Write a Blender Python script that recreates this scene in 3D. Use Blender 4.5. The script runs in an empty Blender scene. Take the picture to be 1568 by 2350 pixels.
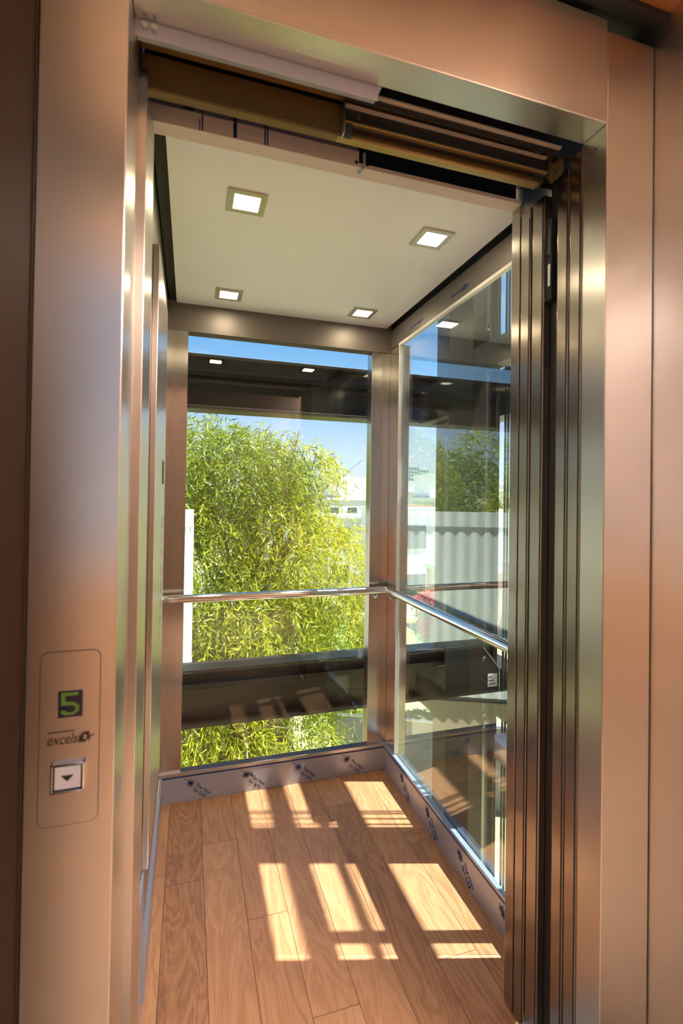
import bpy, math, random
import numpy as np
from mathutils import Vector, Matrix

random.seed(7)
rng = np.random.default_rng(11)
SC = bpy.context.scene
COL = SC.collection
WL = {}          # world position of every object's origin

# ------------------------------------------------------------------ materials
def nt(name):
    m = bpy.data.materials.new(name); m.use_nodes = True
    t = m.node_tree; t.nodes.clear()
    return m, t.nodes, t.links

def simple(name, col, rough=.5, metal=0., noise=0., nscale=8., emit=None, estr=0., spec=.5, bump=0., coat=0.):
    m, N, L = nt(name)
    o = N.new('ShaderNodeOutputMaterial'); b = N.new('ShaderNodeBsdfPrincipled')
    b.inputs['Roughness'].default_value = rough; b.inputs['Metallic'].default_value = metal
    b.inputs['Specular IOR Level'].default_value = spec
    b.inputs['Coat Weight'].default_value = coat
    c = (*col, 1)
    g = N.new('ShaderNodeNewGeometry')
    n = N.new('ShaderNodeTexNoise'); n.inputs['Scale'].default_value = nscale; n.inputs['Detail'].default_value = 4
    L.new(g.outputs['Position'], n.inputs['Vector'])
    if noise:
        mx = N.new('ShaderNodeMix'); mx.data_type = 'RGBA'
        mx.inputs['A'].default_value = (*[v*(1-noise) for v in col], 1)
        mx.inputs['B'].default_value = (*[min(1, v*(1+noise)) for v in col], 1)
        L.new(n.outputs['Fac'], mx.inputs['Factor']); L.new(mx.outputs['Result'], b.inputs['Base Color'])
    else:
        b.inputs['Base Color'].default_value = c
    if bump:
        bp = N.new('ShaderNodeBump'); bp.inputs['Strength'].default_value = bump; bp.inputs['Distance'].default_value = .01
        L.new(n.outputs['Fac'], bp.inputs['Height']); L.new(bp.outputs['Normal'], b.inputs['Normal'])
    if emit:
        b.inputs['Emission Color'].default_value = (*emit, 1); b.inputs['Emission Strength'].default_value = estr
    L.new(b.outputs[0], o.inputs[0])
    return m

def steel(name, grain, col=(.66, .635, .61), rough=.29, aniso=.7, wav=.12):
    """brushed stainless steel, grain = direction of the brushing"""
    m, N, L = nt(name)
    o = N.new('ShaderNodeOutputMaterial'); b = N.new('ShaderNodeBsdfPrincipled')
    b.inputs['Metallic'].default_value = 1
    b.inputs['Anisotropic'].default_value = aniso
    g = N.new('ShaderNodeNewGeometry')
    cx = N.new('ShaderNodeVectorMath'); cx.operation = 'CROSS_PRODUCT'; cx.inputs[1].default_value = grain
    L.new(g.outputs['Normal'], cx.inputs[0]); L.new(cx.outputs[0], b.inputs['Tangent'])
    mp = N.new('ShaderNodeMapping')
    mp.inputs['Scale'].default_value = [9 if abs(a) > .5 else 1600 for a in grain]
    L.new(g.outputs['Position'], mp.inputs['Vector'])
    n = N.new('ShaderNodeTexNoise'); n.inputs['Scale'].default_value = 1; n.inputs['Detail'].default_value = 3
    L.new(mp.outputs[0], n.inputs['Vector'])
    n2 = N.new('ShaderNodeTexNoise'); n2.inputs['Scale'].default_value = 3.2; n2.inputs['Detail'].default_value = 2
    L.new(g.outputs['Position'], n2.inputs['Vector'])
    mr = N.new('ShaderNodeMapRange'); mr.inputs['To Min'].default_value = rough-.001; mr.inputs['To Max'].default_value = rough+.001
    L.new(n.outputs['Fac'], mr.inputs['Value']); L.new(mr.outputs[0], b.inputs['Roughness'])
    mx = N.new('ShaderNodeMix'); mx.data_type = 'RGBA'
    mx.inputs['A'].default_value = (*[v*.995 for v in col], 1); mx.inputs['B'].default_value = (*[v*1.005 for v in col], 1)
    L.new(n.outputs['Fac'], mx.inputs['Factor']); L.new(mx.outputs['Result'], b.inputs['Base Color'])
    bp = N.new('ShaderNodeBump'); bp.inputs['Strength'].default_value = wav; bp.inputs['Distance'].default_value = .02
    L.new(n2.outputs['Fac'], bp.inputs['Height']); L.new(bp.outputs['Normal'], b.inputs['Normal'])
    L.new(b.outputs[0], o.inputs[0])
    return m

def glass_mat(name, tint=(.93, .97, .96), ior=1.6, gain=1.0):
    m, N, L = nt(name)
    o = N.new('ShaderNodeOutputMaterial')
    tr = N.new('ShaderNodeBsdfTransparent'); tr.inputs[0].default_value = (*tint, 1)
    gl = N.new('ShaderNodeBsdfGlossy'); gl.inputs['Roughness'].default_value = 0; gl.inputs['Color'].default_value = (1, 1, 1, 1)
    g = N.new('ShaderNodeNewGeometry'); mr = N.new('ShaderNodeMapRange')
    mr.inputs['To Min'].default_value = ior; mr.inputs['To Max'].default_value = 1/ior
    L.new(g.outputs['Backfacing'], mr.inputs['Value'])
    f = N.new('ShaderNodeFresnel'); L.new(mr.outputs[0], f.inputs['IOR'])
    mu = N.new('ShaderNodeMath'); mu.operation = 'MULTIPLY'; mu.use_clamp = True; mu.inputs[1].default_value = gain
    L.new(f.outputs[0], mu.inputs[0])
    mx = N.new('ShaderNodeMixShader')
    L.new(mu.outputs[0], mx.inputs[0]); L.new(tr.outputs[0], mx.inputs[1]); L.new(gl.outputs[0], mx.inputs[2])
    L.new(mx.outputs[0], o.inputs[0])
    return m

def plank_mat():
    m, N, L = nt('oak_planks')
    o = N.new('ShaderNodeOutputMaterial'); b = N.new('ShaderNodeBsdfPrincipled')
    g = N.new('ShaderNodeNewGeometry'); s = N.new('ShaderNodeSeparateXYZ'); L.new(g.outputs['Position'], s.inputs[0])
    def M(op, a, bb=None, cl=False):
        n = N.new('ShaderNodeMath'); n.operation = op; n.use_clamp = cl
        for i, v in enumerate((a, bb)):
            if v is None: continue
            if isinstance(v, (int, float)): n.inputs[i].default_value = v
            else: L.new(v, n.inputs[i])
        return n.outputs[0]
    W, LEN = .132, 1.05
    u = M('DIVIDE', M('ADD', s.outputs['X'], .06), W)
    row = M('FLOOR', u)
    fu = M('SUBTRACT', u, row)
    wn = N.new('ShaderNodeTexWhiteNoise'); wn.noise_dimensions = '1D'; L.new(row, wn.inputs['W'])
    v = M('ADD', M('DIVIDE', s.outputs['Y'], LEN), M('MULTIPLY', wn.outputs['Value'], 7.3))
    pl = M('FLOOR', v); fv = M('SUBTRACT', v, pl)
    wn2 = N.new('ShaderNodeTexWhiteNoise'); wn2.noise_dimensions = '2D'
    cc = N.new('ShaderNodeCombineXYZ'); L.new(row, cc.inputs[0]); L.new(pl, cc.inputs[1]); L.new(cc.outputs[0], wn2.inputs['Vector'])
    # grain coordinates: stretched along Y, shifted per plank
    cg = N.new('ShaderNodeCombineXYZ')
    L.new(M('ADD', M('MULTIPLY', s.outputs['X'], 9.), M('MULTIPLY', wn2.outputs['Value'], 37.)), cg.inputs[0])
    L.new(M('ADD', M('MULTIPLY', s.outputs['Y'], 1.5), M('MULTIPLY', wn2.outputs['Value'], 91.)), cg.inputs[1])
    n1 = N.new('ShaderNodeTexNoise'); n1.inputs['Scale'].default_value = 1.0; n1.inputs['Detail'].default_value = 5; n1.inputs['Distortion'].default_value = 1.1
    L.new(cg.outputs[0], n1.inputs['Vector'])
    rings = M('FRACT', M('MULTIPLY', n1.outputs['Fac'], 11.))
    rings = M('ABSOLUTE', M('SUBTRACT', rings, .5))
    cf = N.new('ShaderNodeCombineXYZ')
    L.new(M('MULTIPLY', s.outputs['X'], 260.), cf.inputs[0]); L.new(M('MULTIPLY', s.outputs['Y'], 12.), cf.inputs[1])
    n2 = N.new('ShaderNodeTexNoise'); n2.inputs['Scale'].default_value = 1; n2.inputs['Detail'].default_value = 4; L.new(cf.outputs[0], n2.inputs['Vector'])
    n3 = N.new('ShaderNodeTexNoise'); n3.inputs['Scale'].default_value = 7; n3.inputs['Detail'].default_value = 3; L.new(cg.outputs[0], n3.inputs['Vector'])
    n3.inputs['Scale'].default_value = .60
    f = M('ADD', M('MULTIPLY', rings, .42), M('MULTIPLY', n2.outputs['Fac'], .34))
    f = M('ADD', f, M('MULTIPLY', n3.outputs['Fac'], .42))
    f = M('ADD', f, M('MULTIPLY', M('SUBTRACT', wn2.outputs['Value'], .5), .26))
    r = N.new('ShaderNodeValToRGB'); e = r.color_ramp.elements
    e[0].position = .2; e[0].color = (.29, .133, .066, 1)
    e[1].position = .85; e[1].color = (.70, .40, .215, 1)
    x = e.new(.42); x.color = (.47, .235, .115, 1)
    x = e.new(.62); x.color = (.58, .305, .155, 1)
    L.new(f, r.inputs[0])
    # joints
    du = M('MINIMUM', fu, M('SUBTRACT', 1., fu)); du = M('MULTIPLY', du, W)
    dv = M('MINIMUM', fv, M('SUBTRACT', 1., fv)); dv = M('MULTIPLY', dv, LEN)
    d = M('MINIMUM', du, dv)
    j = M('LESS_THAN', d, .0011)
    mx = N.new('ShaderNodeMix'); mx.data_type = 'RGBA'; L.new(M('MULTIPLY', j, .8), mx.inputs['Factor'])
    L.new(r.outputs[0], mx.inputs['A']); mx.inputs['B'].default_value = (.07, .025, .012, 1)
    L.new(mx.outputs['Result'], b.inputs['Base Color'])
    rr = N.new('ShaderNodeMapRange'); rr.inputs['To Min'].default_value = .36; rr.inputs['To Max'].default_value = .5
    L.new(n2.outputs['Fac'], rr.inputs['Value']); L.new(rr.outputs[0], b.inputs['Roughness'])
    bp = N.new('ShaderNodeBump'); bp.inputs['Strength'].default_value = .25; bp.inputs['Distance'].default_value = .002
    L.new(M('SUBTRACT', f, M('MULTIPLY', j, 2.)), bp.inputs['Height']); L.new(bp.outputs[0], b.inputs['Normal'])
    L.new(b.outputs[0], o.inputs[0])
    return m

def leaf_mat(name, stops, transl=.35):
    m, N, L = nt(name)
    o = N.new('ShaderNodeOutputMaterial')
    a = N.new('ShaderNodeAttribute'); a.attribute_name = 'tint'
    r = N.new('ShaderNodeValToRGB'); e = r.color_ramp.elements
    e[0].position = stops[0][0]; e[0].color = (*stops[0][1], 1)
    e[1].position = stops[-1][0]; e[1].color = (*stops[-1][1], 1)
    for p, c in stops[1:-1]:
        x = e.new(p); x.color = (*c, 1)
    L.new(a.outputs['Fac'], r.inputs[0])
    b = N.new('ShaderNodeBsdfPrincipled'); b.inputs['Roughness'].default_value = .45
    L.new(r.outputs[0], b.inputs['Base Color'])
    t = N.new('ShaderNodeBsdfTranslucent'); L.new(r.outputs[0], t.inputs[0])
    mx = N.new('ShaderNodeMixShader'); mx.inputs[0].default_value = transl
    L.new(b.outputs[0], mx.inputs[1]); L.new(t.outputs[0], mx.inputs[2]); L.new(mx.outputs[0], o.inputs[0])
    return m

Zd, Xd, Yd = (0, 0, 1), (1, 0, 0), (0, 1, 0)
MT = dict(
    steel=steel('brushed_steel_vertical', Zd),
    steel_c=steel('brushed_steel_cab', Zd, col=(.54, .50, .46), rough=.22, aniso=.8),
    steel_d=steel('brushed_steel_door_leaf', Zd, col=(.40, .355, .32), rough=.22, aniso=.75),  # same stainless, its dim reflections put into a darker colour
    steel_h=steel('brushed_steel_horizontal', Xd),
    steel_y=steel('brushed_steel_along_depth', Yd),
    steel_side=steel('brushed_steel_side_panel', Zd, rough=.34, wav=.3),
    chrome=simple('polished_steel', (.75, .76, .78), .12, 1),
    zinc=simple('zinc_plate', (.55, .56, .58), .35, 1),
    gold=simple('yellow_zinc_plate', (.42, .30, .13), .42, .85, noise=.15),
    olive=simple('olive_galvanised_plate', (.20, .135, .055), .5, .5, noise=.2, nscale=5),
    black=simple('black_metal', (.012, .012, .013), .45),
    rubber=simple('black_rubber', (.01, .01, .011), .7),
    brown=simple('brown_painted_steel', (.022, .013, .008), .45, .05, noise=.15),
    brown2=simple('brown_channel_steel', (.024, .014, .009), .38, .1, noise=.2),
    dkbrown=simple('dark_brown_lacquered_wood', (.020, .008, .003), .6, spec=.1, noise=.25, nscale=30),
darkwall=simple('dark_brown_lobby_panel', (.10, .06, .04), .6, noise=.2), ceil_l=simple('pale_lobby_ceiling', (.70, .62, .55), .8), soffit=simple('brown_wood_soffit', (.30, .12, .035), .5, noise=.25, nscale=14),
    film=simple('protective_film', (.36, .375, .46), .38, .25, noise=.05, nscale=30, coat=.3),
    film_w=simple('white_protective_film', (.62, .56, .55), .6, 0, noise=.04),  # film on the lintel; also the sunlit paleness of the low brackets
    film_b=simple('blue_protective_film', (.30, .40, .60), .3, .3, noise=.1, nscale=20, coat=.4),
    ink=simple('navy_ink', (.012, .035, .15), .5),
    marker=simple('black_marker', (.015, .014, .014), .5),
    logo=simple('engraved_logo_paint', (.02, .013, .010), .5),
    ceil=simple('white_ceiling_panel', (.86, .88, .95), .38, noise=.02),
    lampframe=simple('satin_lamp_frame', (.55, .50, .42), .35, .7),
    railm=simple('bright_zinc_rail', (.55, .50, .43), .5, .3),
    lamp=simple('warm_led_diffuser', (.9, .85, .7), .5, emit=(1., .83, .56), estr=27.),
    planks=plank_mat(),
    glass=glass_mat('clear_glass', ior=1.40), glass_r=glass_mat('side_clear_glass', tint=(.92, .97, .97), ior=1.7, gain=1.35), transom=simple('dark_satin_transom', (.16, .14, .125), .45, .35),
    glass_o=glass_mat('outer_clear_glass', tint=(.95, .97, .98), ior=1.4),
    gasket=simple('pale_gasket', (.72, .70, .66), .4),
    screen=simple('display_screen', (.008, .008, .02), .25),
    digit=simple('green_display_digit', (.02, .03, .01), .5, emit=(.10, .15, .012), estr=.2),
    btn=simple('button_cap', (.46, .45, .50), .35, .1),
    btnblue=simple('button_braille_blue', (.25, .45, .6), .5),
    white=simple('white_painted_wall', (.80, .80, .80), .7, noise=.04, nscale=2),
    corr=simple('white_corrugated_sheet', (.86, .87, .88), .5, noise=.05, nscale=4),
    beige=simple('beige_plaster', (.62, .50, .36), .8, noise=.08, nscale=3),
    pale=simple('pale_plaster', (.72, .70, .66), .8, noise=.06, nscale=1),
    terra=simple('terracotta_paint', (.62, .33, .13), .8, noise=.1, nscale=1),
    pinkp=simple('pink_plaster', (.64, .45, .38), .8, noise=.08, nscale=1),
    bluegrey=simple('blue_grey_cladding', (.36, .46, .58), .6, noise=.1, nscale=1),
    tower=simple('blue_tower_cladding', (.42, .54, .66), .5, noise=.06, nscale=.05),  # blue grey tone stands in for haze over the distance
    win=simple('dark_window_glass', (.10, .12, .14), .15),
    fence=simple('grey_ribbed_sheet', (.17, .17, .18), .55, noise=.15, nscale=2),
    grass=simple('lawn_grass', (.16, .28, .06), .9, noise=.35, nscale=6, bump=.5),
    earth=simple('dry_grassy_earth', (.32, .33, .16), .95, noise=.35, nscale=.6),
    bark=simple('grey_bark', (.26, .21, .17), .9, noise=.3, nscale=20),
    tan=simple('tan_lobby_plaster', (.60, .43, .31), .8, noise=.04),
    tanfloor=simple('tan_lobby_floor', (.24, .17, .125), .5, noise=.15, nscale=4),
    leaf=leaf_mat('willow_leaves', [(0, (.06, .10, .015)), (.3, (.22, .28, .02)), (.7, (.52, .50, .025)), (1, (.72, .56, .05))], .42),
    leaf2=leaf_mat('eucalyptus_leaves', [(0, (.08, .15, .02)), (.6, (.26, .34, .05)), (1, (.42, .42, .07))], .3),
    leaf3=leaf_mat('green_bush_leaves', [(0, (.05, .12, .02)), (.6, (.16, .30, .05)), (1, (.30, .42, .09))], .3),
    petals=leaf_mat('red_blossoms', [(0, (.55, .05, .05)), (1, (.85, .20, .16))], .3),
)

# ------------------------------------------------------------------ mesh builder
class MB:
    def __init__(s): s.v = []; s.f = []; s.smooth = False
    def add(s, v, f):
        k = len(s.v); s.v += [tuple(p) for p in v]; s.f += [tuple(i+k for i in q) for q in f]; return s
    def box(s, x0, x1, y0, y1, z0, z1):
        v = [(x, y, z) for z in (z0, z1) for y in (y0, y1) for x in (x0, x1)]
        return s.add(v, [(0, 2, 3, 1), (4, 5, 7, 6), (0, 1, 5, 4), (2, 6, 7, 3), (0, 4, 6, 2), (1, 3, 7, 5)])
    def prism(s, poly, axis, a0, a1):
        """poly: list of 2D points in the two other axes (in xyz order), extruded along axis"""
        def P(a, q): c = list(q); c.insert(axis, a); return tuple(c)
        n = len(poly)
        v = [P(a0, q) for q in poly]+[P(a1, q) for q in poly]
        f = [tuple(range(n-1, -1, -1)), tuple(range(n, 2*n))]+[(i, (i+1) % n, (i+1) % n+n, i+n) for i in range(n)]
        return s.add(v, f)
    def tube(s, pts, r, n=12, caps=True):
        pts = [Vector(p) for p in pts]; m = len(pts)
        rs = r if isinstance(r, (list, tuple)) else [r]*m
        v = []; f = []
        up = None
        for i, p in enumerate(pts):
            d = (pts[min(i+1, m-1)]-pts[max(i-1, 0)]).normalized()
            if up is None:
                up = Vector((0, 0, 1)) if abs(d.z) < .9 else Vector((1, 0, 0))
            a = d.cross(up).normalized(); bb = d.cross(a).normalized(); up = a.cross(d).normalized()
            for k in range(n):
                t = 2*math.pi*k/n
                v.append(p+a*math.cos(t)*rs[i]+bb*math.sin(t)*rs[i])
        for i in range(m-1):
            for k in range(n):
                f.append((i*n+k, i*n+(k+1) % n, (i+1)*n+(k+1) % n, (i+1)*n+k))
        if caps: f += [tuple(range(n-1, -1, -1)), tuple(range((m-1)*n, m*n))]
        s.smooth = True
        return s.add(v, f)
    def build(s, name, mat, parent=None, bevel=0, base=None):
        if isinstance(mat, str): mat = MT[mat]
        if parent is not None: o0 = WL[parent.name]
        elif base is not None: o0 = Vector(base)
        else:
            a = np.array(s.v); o0 = Vector(((a[:, 0].min()+a[:, 0].max())/2, (a[:, 1].min()+a[:, 1].max())/2, a[:, 2].min()))
        me = bpy.data.meshes.new(name)
        me.from_pydata([(p[0]-o0[0], p[1]-o0[1], p[2]-o0[2]) for p in s.v], [], s.f); me.update()
        import bmesh
        bm = bmesh.new(); bm.from_mesh(me); bmesh.ops.recalc_face_normals(bm, faces=bm.faces); bm.to_mesh(me); bm.free()
        me.materials.append(mat)
        o = bpy.data.objects.new(name, me); COL.objects.link(o)
        if s.smooth:
            me.shade_smooth()
            try: me.set_sharp_from_angle(angle=math.radians(35))
            except Exception: pass
        if bevel:
            md = o.modifiers.new('bevel', 'BEVEL'); md.width = bevel; md.segments = 2; md.limit_method = 'ANGLE'
        if parent is not None: o.parent = parent; WL[o.name] = Vector(o0)
        else: o.location = o0; WL[o.name] = Vector(o0)
        return o

def tag(o, label=None, cat=None, group=None, kind=None):
    if label: o['label'] = label
    if cat: o['category'] = cat
    if group: o['group'] = group
    if kind: o['kind'] = kind
    return o
def thing(name, label, cat, loc, group=None, kind=None):
    o = bpy.data.objects.new(name, None); o.empty_display_size = .1; COL.objects.link(o); o.location = loc
    WL[o.name] = Vector(loc)
    return tag(o, label, cat, group, kind)
def copy_tree(o, parent=None):
    c = o.copy(); COL.objects.link(c); c.parent = parent
    for ch in list(o.children): copy_tree(ch, c)
    return c
def B(*a): return MB().box(*a)

def text_mesh(txt, size, shear=0., extrude=.0006, spacing=1.):
    cu = bpy.data.curves.new('t', 'FONT'); cu.body = txt; cu.size = size; cu.shear = shear; cu.extrude = extrude
    cu.space_character = spacing; cu.align_x = 'CENTER'; cu.align_y = 'CENTER'; cu.resolution_u = 3
    o = bpy.data.objects.new('t', cu); COL.objects.link(o)
    dg = bpy.context.evaluated_depsgraph_get(); dg.update()
    me = bpy.data.meshes.new_from_object(o.evaluated_get(dg))
    v = [tuple(p.co) for p in me.vertices]; f = [tuple(p.vertices) for p in me.polygons]
    bpy.data.objects.remove(o); bpy.data.curves.remove(cu); bpy.data.meshes.remove(me)
    return v, f
def place2d(mb, v, f, origin, u, w, rot=0., sx=1.):
    """put 2D mesh (x,y,extrude) on a plane with axes u (right), w (up)"""
    u = Vector(u); w = Vector(w); n = u.cross(w); o = Vector(origin); c, s_ = math.cos(rot), math.sin(rot)
    out = []
    for x, y, z in v:
        x *= sx
        a, b_ = x*c-y*s_, x*s_+y*c
        out.append(tuple(o+u*a+w*b_+n*z))
    mb.add(out, f)
def flat(poly, t=.0006):
    n = len(poly)
    v = [(x, y, -t) for x, y in poly]+[(x, y, t) for x, y in poly]
    f = [tuple(range(n-1, -1, -1)), tuple(range(n, 2*n))]+[(i, (i+1) % n, (i+1) % n+n, i+n) for i in range(n)]
    return v, f

# ------------------------------------------------------------------ dimensions
XL, XR, YB, ZC = -.107, .980, 2.332, 2.258        # cab inner faces
YF = .834                                          # landing frame front
# ------------------------------------------------------------------ cab shell (the setting)
fl = B(XL-.02, XR+.02, 1.105, YB+.02, -.03, 0).build('floor', 'planks'); tag(fl, kind='structure')
sill = B(-.105, .85, .905, 1.10, -.03, -.004)
sl_ = sill.build('trim_1', 'zinc'); tag(sl_, kind='structure')
for i, y in enumerate((.93, .975, 1.045, 1.085)):
    B(-.105, .85, y, y+.012, -.004, .002).build('sill_rib', 'zinc', sl_)

c = B(-.071, .958, 1.162, YB, ZC, ZC+.02).build('ceiling', 'ceil'); tag(c, kind='structure')
r = B(XL-.06, XR+.03, 1.12, YB+.06, ZC+.035, ZC+.07).build('trim_2', 'black'); tag(r, kind='structure')

o = B(-.228, 1.32, .902, 1.119, 2.43, 2.45).build('trim_8', 'black'); tag(o, kind='structure')  # unseen cover added to keep direct sun off the door header
# left wall: stainless panels
w = B(XL-.03, XL, 1.157, YB+.02, .119, ZC+.034).build('wall_left', 'steel_c'); tag(w, kind='structure')
# back wall frame : two posts and a transom
wb = B(XL, -.018, YB, YB+.065, .119, 2.1302).build('wall_back', 'steel_c'); tag(wb, kind='structure')
B(.879, XR+.02, YB, YB+.065, .119, 2.1302).build('corner_post', 'steel_c', wb, .002)
B(XL, XR+.02, YB, YB+.065, 2.131, ZC+.034).build('transom', 'transom', wb, .0015)
# right wall frame
wr = B(XR, XR+.055, 2.215, YB-.002, .119, 2.143).build('wall_right', 'steel_c'); tag(wr, kind='structure')
B(XR, XR+.02, 1.16, YB-.002, 2.150, 2.246).build('transom', 'transom', wr, .001)
B(XR+.003, XR+.02, 1.16, YB-.002, 2.247, ZC+.034).build('shadow_gap', 'black', wr)  # black strip stands in for the shade in the gap above the transom
B(XR-.006, XR+.012, 1.16, 2.215, 2.136, 2.149).build('gasket', 'gasket', wr, .001)
B(XR-.004, XR+.012, 2.206, 2.2145, .135, 2.136).build('gasket', 'gasket', wr, .001)
B(.862, XR+.02, 1.124, 1.159, 0, 2.25).build('front_return', 'steel', wr)
B(XR, XR+.02, 1.1600, 1.250, .119, 2.149).build('front_post', 'steel', wr, .001)
# arrows printed on the film of the right transom
for y0, y1 in ((1.715, 1.59), (2.09, 1.965)):
    mb = MB()
    L_ = y0-y1
    poly = [(0, -.0035), (L_*.72, -.0035), (L_*.72, -.012), (L_, 0), (L_*.72, .012), (L_*.72, .0035), (0, .0035)]
    v, f = flat(poly)
    place2d(mb, v, f, (XR-.0015, y0, 2.185), (0, -1, 0), (0, 0, 1), 0, 1)
    o = mb.build('printed_arrow', 'ink', wr); o['label'] = 'dark blue arrow printed on the film'

# glass
g1 = B(-.018, .879, YB+.030, YB+.038, .135, 2.131).build('window_1', 'glass'); tag(g1, kind='structure')
g2 = B(XR+.006, XR+.014, 1.262, 2.205, .135, 2.136).build('window_2', 'glass_r'); tag(g2, kind='structure')

# baseboards in protective film
def burst(mb, org, u, w_, R=.023, rays=14, rot=0):
    v, f = flat([(R*.3*math.cos(t), R*.3*math.sin(t)) for t in [2*math.pi*k/10 for k in range(10)]])
    place2d(mb, v, f, org, u, w_)
    for k in range(rays):
        t = 2*math.pi*k/rays+.1+rot
        rr = R*(1 if k % 2 else .78)
        a = .0009
        v, f = flat([(R*.2, -a*1.6), (rr, -a*.4), (rr, a*.4), (R*.2, a*1.6)])
        place2d(mb, v, f, org, u, w_, t)
bb = B(XL, XR, YB-.012, YB-.001, 0, .119).build('baseboard_back', 'film', bevel=.001); tag(bb, kind='structure')
B(XL, XR, YB-.014, YB+.029, .1195, .134).build('ledge', 'zinc', bb, .001)
B(XL, XR, YB-.0135, YB-.0122, .111, .117).build('printed_line', 'ink', bb)
for x in (.027, .276, .524, .770):
    mb = MB(); burst(mb, (x, YB-.0128, .080), (1, 0, 0), (0, 0, 1)); mb.build('printed_star', 'ink', bb)
    v, f = flat([(-.030, .0008), (0, .0004), (0, -.0004), (-.030, -.0008)]); mb = MB()
    place2d(mb, v, f, (x-.004, YB-.0128, .090), (1, 0, 0), (0, 0, 1), math.radians(-32)); mb.build('printed_line', 'ink', bb)
    mb = MB(); v, f = text_mesh('The Nov', .022)
    place2d(mb, v, f, (x+.055, YB-.0128, .046), (1, 0, 0), (0, 0, 1), math.radians(-38)); mb.build('lettering', 'ink', bb)
    mb = MB(); v, f = text_mesh('for LAS', .022)
    place2d(mb, v, f, (x+.040, YB-.0128, .030), (1, 0, 0), (0, 0, 1), math.radians(-38)); mb.build('lettering', 'ink', bb)
mb = MB()
for dx, tx in ((-.012, 'r'), (.003, '4'), (.020, '4')):
    v, f = text_mesh(tx, .028, .25); place2d(mb, v, f, (.276+dx, YB-.0134, .078), (1, 0, 0), (0, 0, 1), math.radians(6))
v, f = text_mesh('7', .022, .3); place2d(mb, v, f, (.315, YB-.0134, .020), (1, 0, 0), (0, 0, 1), math.radians(6))
o = mb.build('lettering', 'marker', bb); o['label'] = 'handwritten numbers in black marker'

br = B(XR-.012, XR-.001, 1.162, YB-.0125, 0, .119).build('baseboard_right', 'film', bevel=.001); tag(br, kind='structure')
B(XR-.014, XR+.005, 1.162, YB-.0145, .1195, .131).build('ledge', 'film_b', br, .001)
B(XR-.0135, XR-.0122, 1.162, YB-.02, .110, .115).build('printed_line', 'ink', br)
for y in (2.096, 1.840, 1.585, 1.33):
    mb = MB(); burst(mb, (XR-.0128, y, .078), (0, -1, 0), (0, 0, 1)); mb.build('printed_star', 'ink', br)
    for dy, dz, tx in ((.060, .047, 'The Nov'), (.044, .031, 'for LAS')):
        mb = MB(); v, f = text_mesh(tx, .022)
        place2d(mb, v, f, (XR-.0128, y-dy, dz), (0, -1, 0), (0, 0, 1), math.radians(-38)); mb.build('lettering', 'ink', br)
bl = B(XL+.0005, XL+.012, 1.43, YB-.0145, 0, .119).build('baseboard_left', 'film', bevel=.001); tag(bl, kind='structure')
B(XL+.0005, XL+.007, 1.160, 1.429, 0, .36).build('film_panel', 'film_b', bl, .001)

# ------------------------------------------------------------------ downlights
def downlight(x, y, label):
    t = thing('ceiling_downlight', label, 'ceiling light', (x, y, ZC-.006), 'square downlights in the cab ceiling')
    a, b_ = .0565, .037
    mb = MB()
    for q in ((-a, a, -a, -b_), (-a, a, b_, a), (-a, -b_, -b_, b_), (b_, a, -b_, b_)):
        mb.box(x+q[0], x+q[1], y+q[2], y+q[3], ZC-.006, ZC-.0005)
    mb.build('lamp_frame', 'lampframe', t, .001)
    B(x-b_, x+b_, y-b_, y+b_, ZC-.004, ZC-.001).build('diffuser', 'lamp', t)
    return t
downlight(.147, 1.466, 'lit square ceiling downlight, front left of the four')
downlight(.763, 1.471, 'lit square ceiling downlight, front right of the four')
downlight(.147, 2.164, 'lit square ceiling downlight near the back glass, on the left')
downlight(.765, 2.168, 'lit square ceiling downlight in the back right corner of the ceiling')

# ------------------------------------------------------------------ handrail
t = thing('handrail', 'round polished steel handrail running along the back and right glass', 'handrail', (.4, 2.26, .9))
pts = [(XL+.001, 2.262, .925)]+[(XL+.1, 2.262, .925), (.912, 2.262, .925)]
for k in range(7):
    a = math.pi/2*k/6
    pts.append((.934+.018*math.sin(a), 2.244+.018*math.cos(a), .925))
pts += [(.952, 2.20, .925), (.952, 1.35, .925), (.952, 1.17, .925)]
MB().tube(pts, .0185, 20).build('rail', 'chrome', t)
for p in ((.2, 2.262), (.90, 2.262)):
    MB().tube([(p[0], p[1], .90), (p[0], p[1]+.02, .885), (p[0], YB-.001, .885)], .007, 8).build('bracket', 'zinc', t)
for y in (2.235,):
    MB().tube([(.952, y, .90), (.960, y, .885), (XR-.001, y, .885)], .007, 8).build('bracket', 'zinc', t)
MB().tube([(.952, 1.22, .90), (.960, 1.22, .885), (XR-.001, 1.22, .885)], .007, 8).build('bracket', 'zinc', t)

# ------------------------------------------------------------------ car operating panel on the left wall
b_ = B(-.104, -.072, 1.162, YB, ZC+.012, ZC+.03).build('trim_6', 'black'); tag(b_, kind='structure')  # black strip put in as the dark of the left ceiling slot
b_ = B(.959, XR+.002, 1.162, YB, ZC+.012, ZC+.03).build('trim_7', 'black'); tag(b_, kind='structure')  # black strip put in as the dark of the right ceiling slot
t = thing('car_operating_panel', 'tall narrow stainless control column on the left cab wall', 'control panel', (XL+.01, 1.6, .36))
B(XL+.0005, -.0905, 1.425, 1.96, .365, 2.07).build('faceplate', 'steel', t, .002)
for k, (y, z) in enumerate([(1.80, z) for z in (.90, .955, 1.01, 1.065, 1.12, 1.175, 1.23, 1.285)]):
    b_ = B(-.0905, -.0885, y-.018, y+.018, z-.018, z+.018).build('button_frame', 'chrome', t, .0005)
    B(-.0885, -.0865, y-.014, y+.014, z-.014, z+.014).build('button_cap', 'btn', b_)
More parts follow.
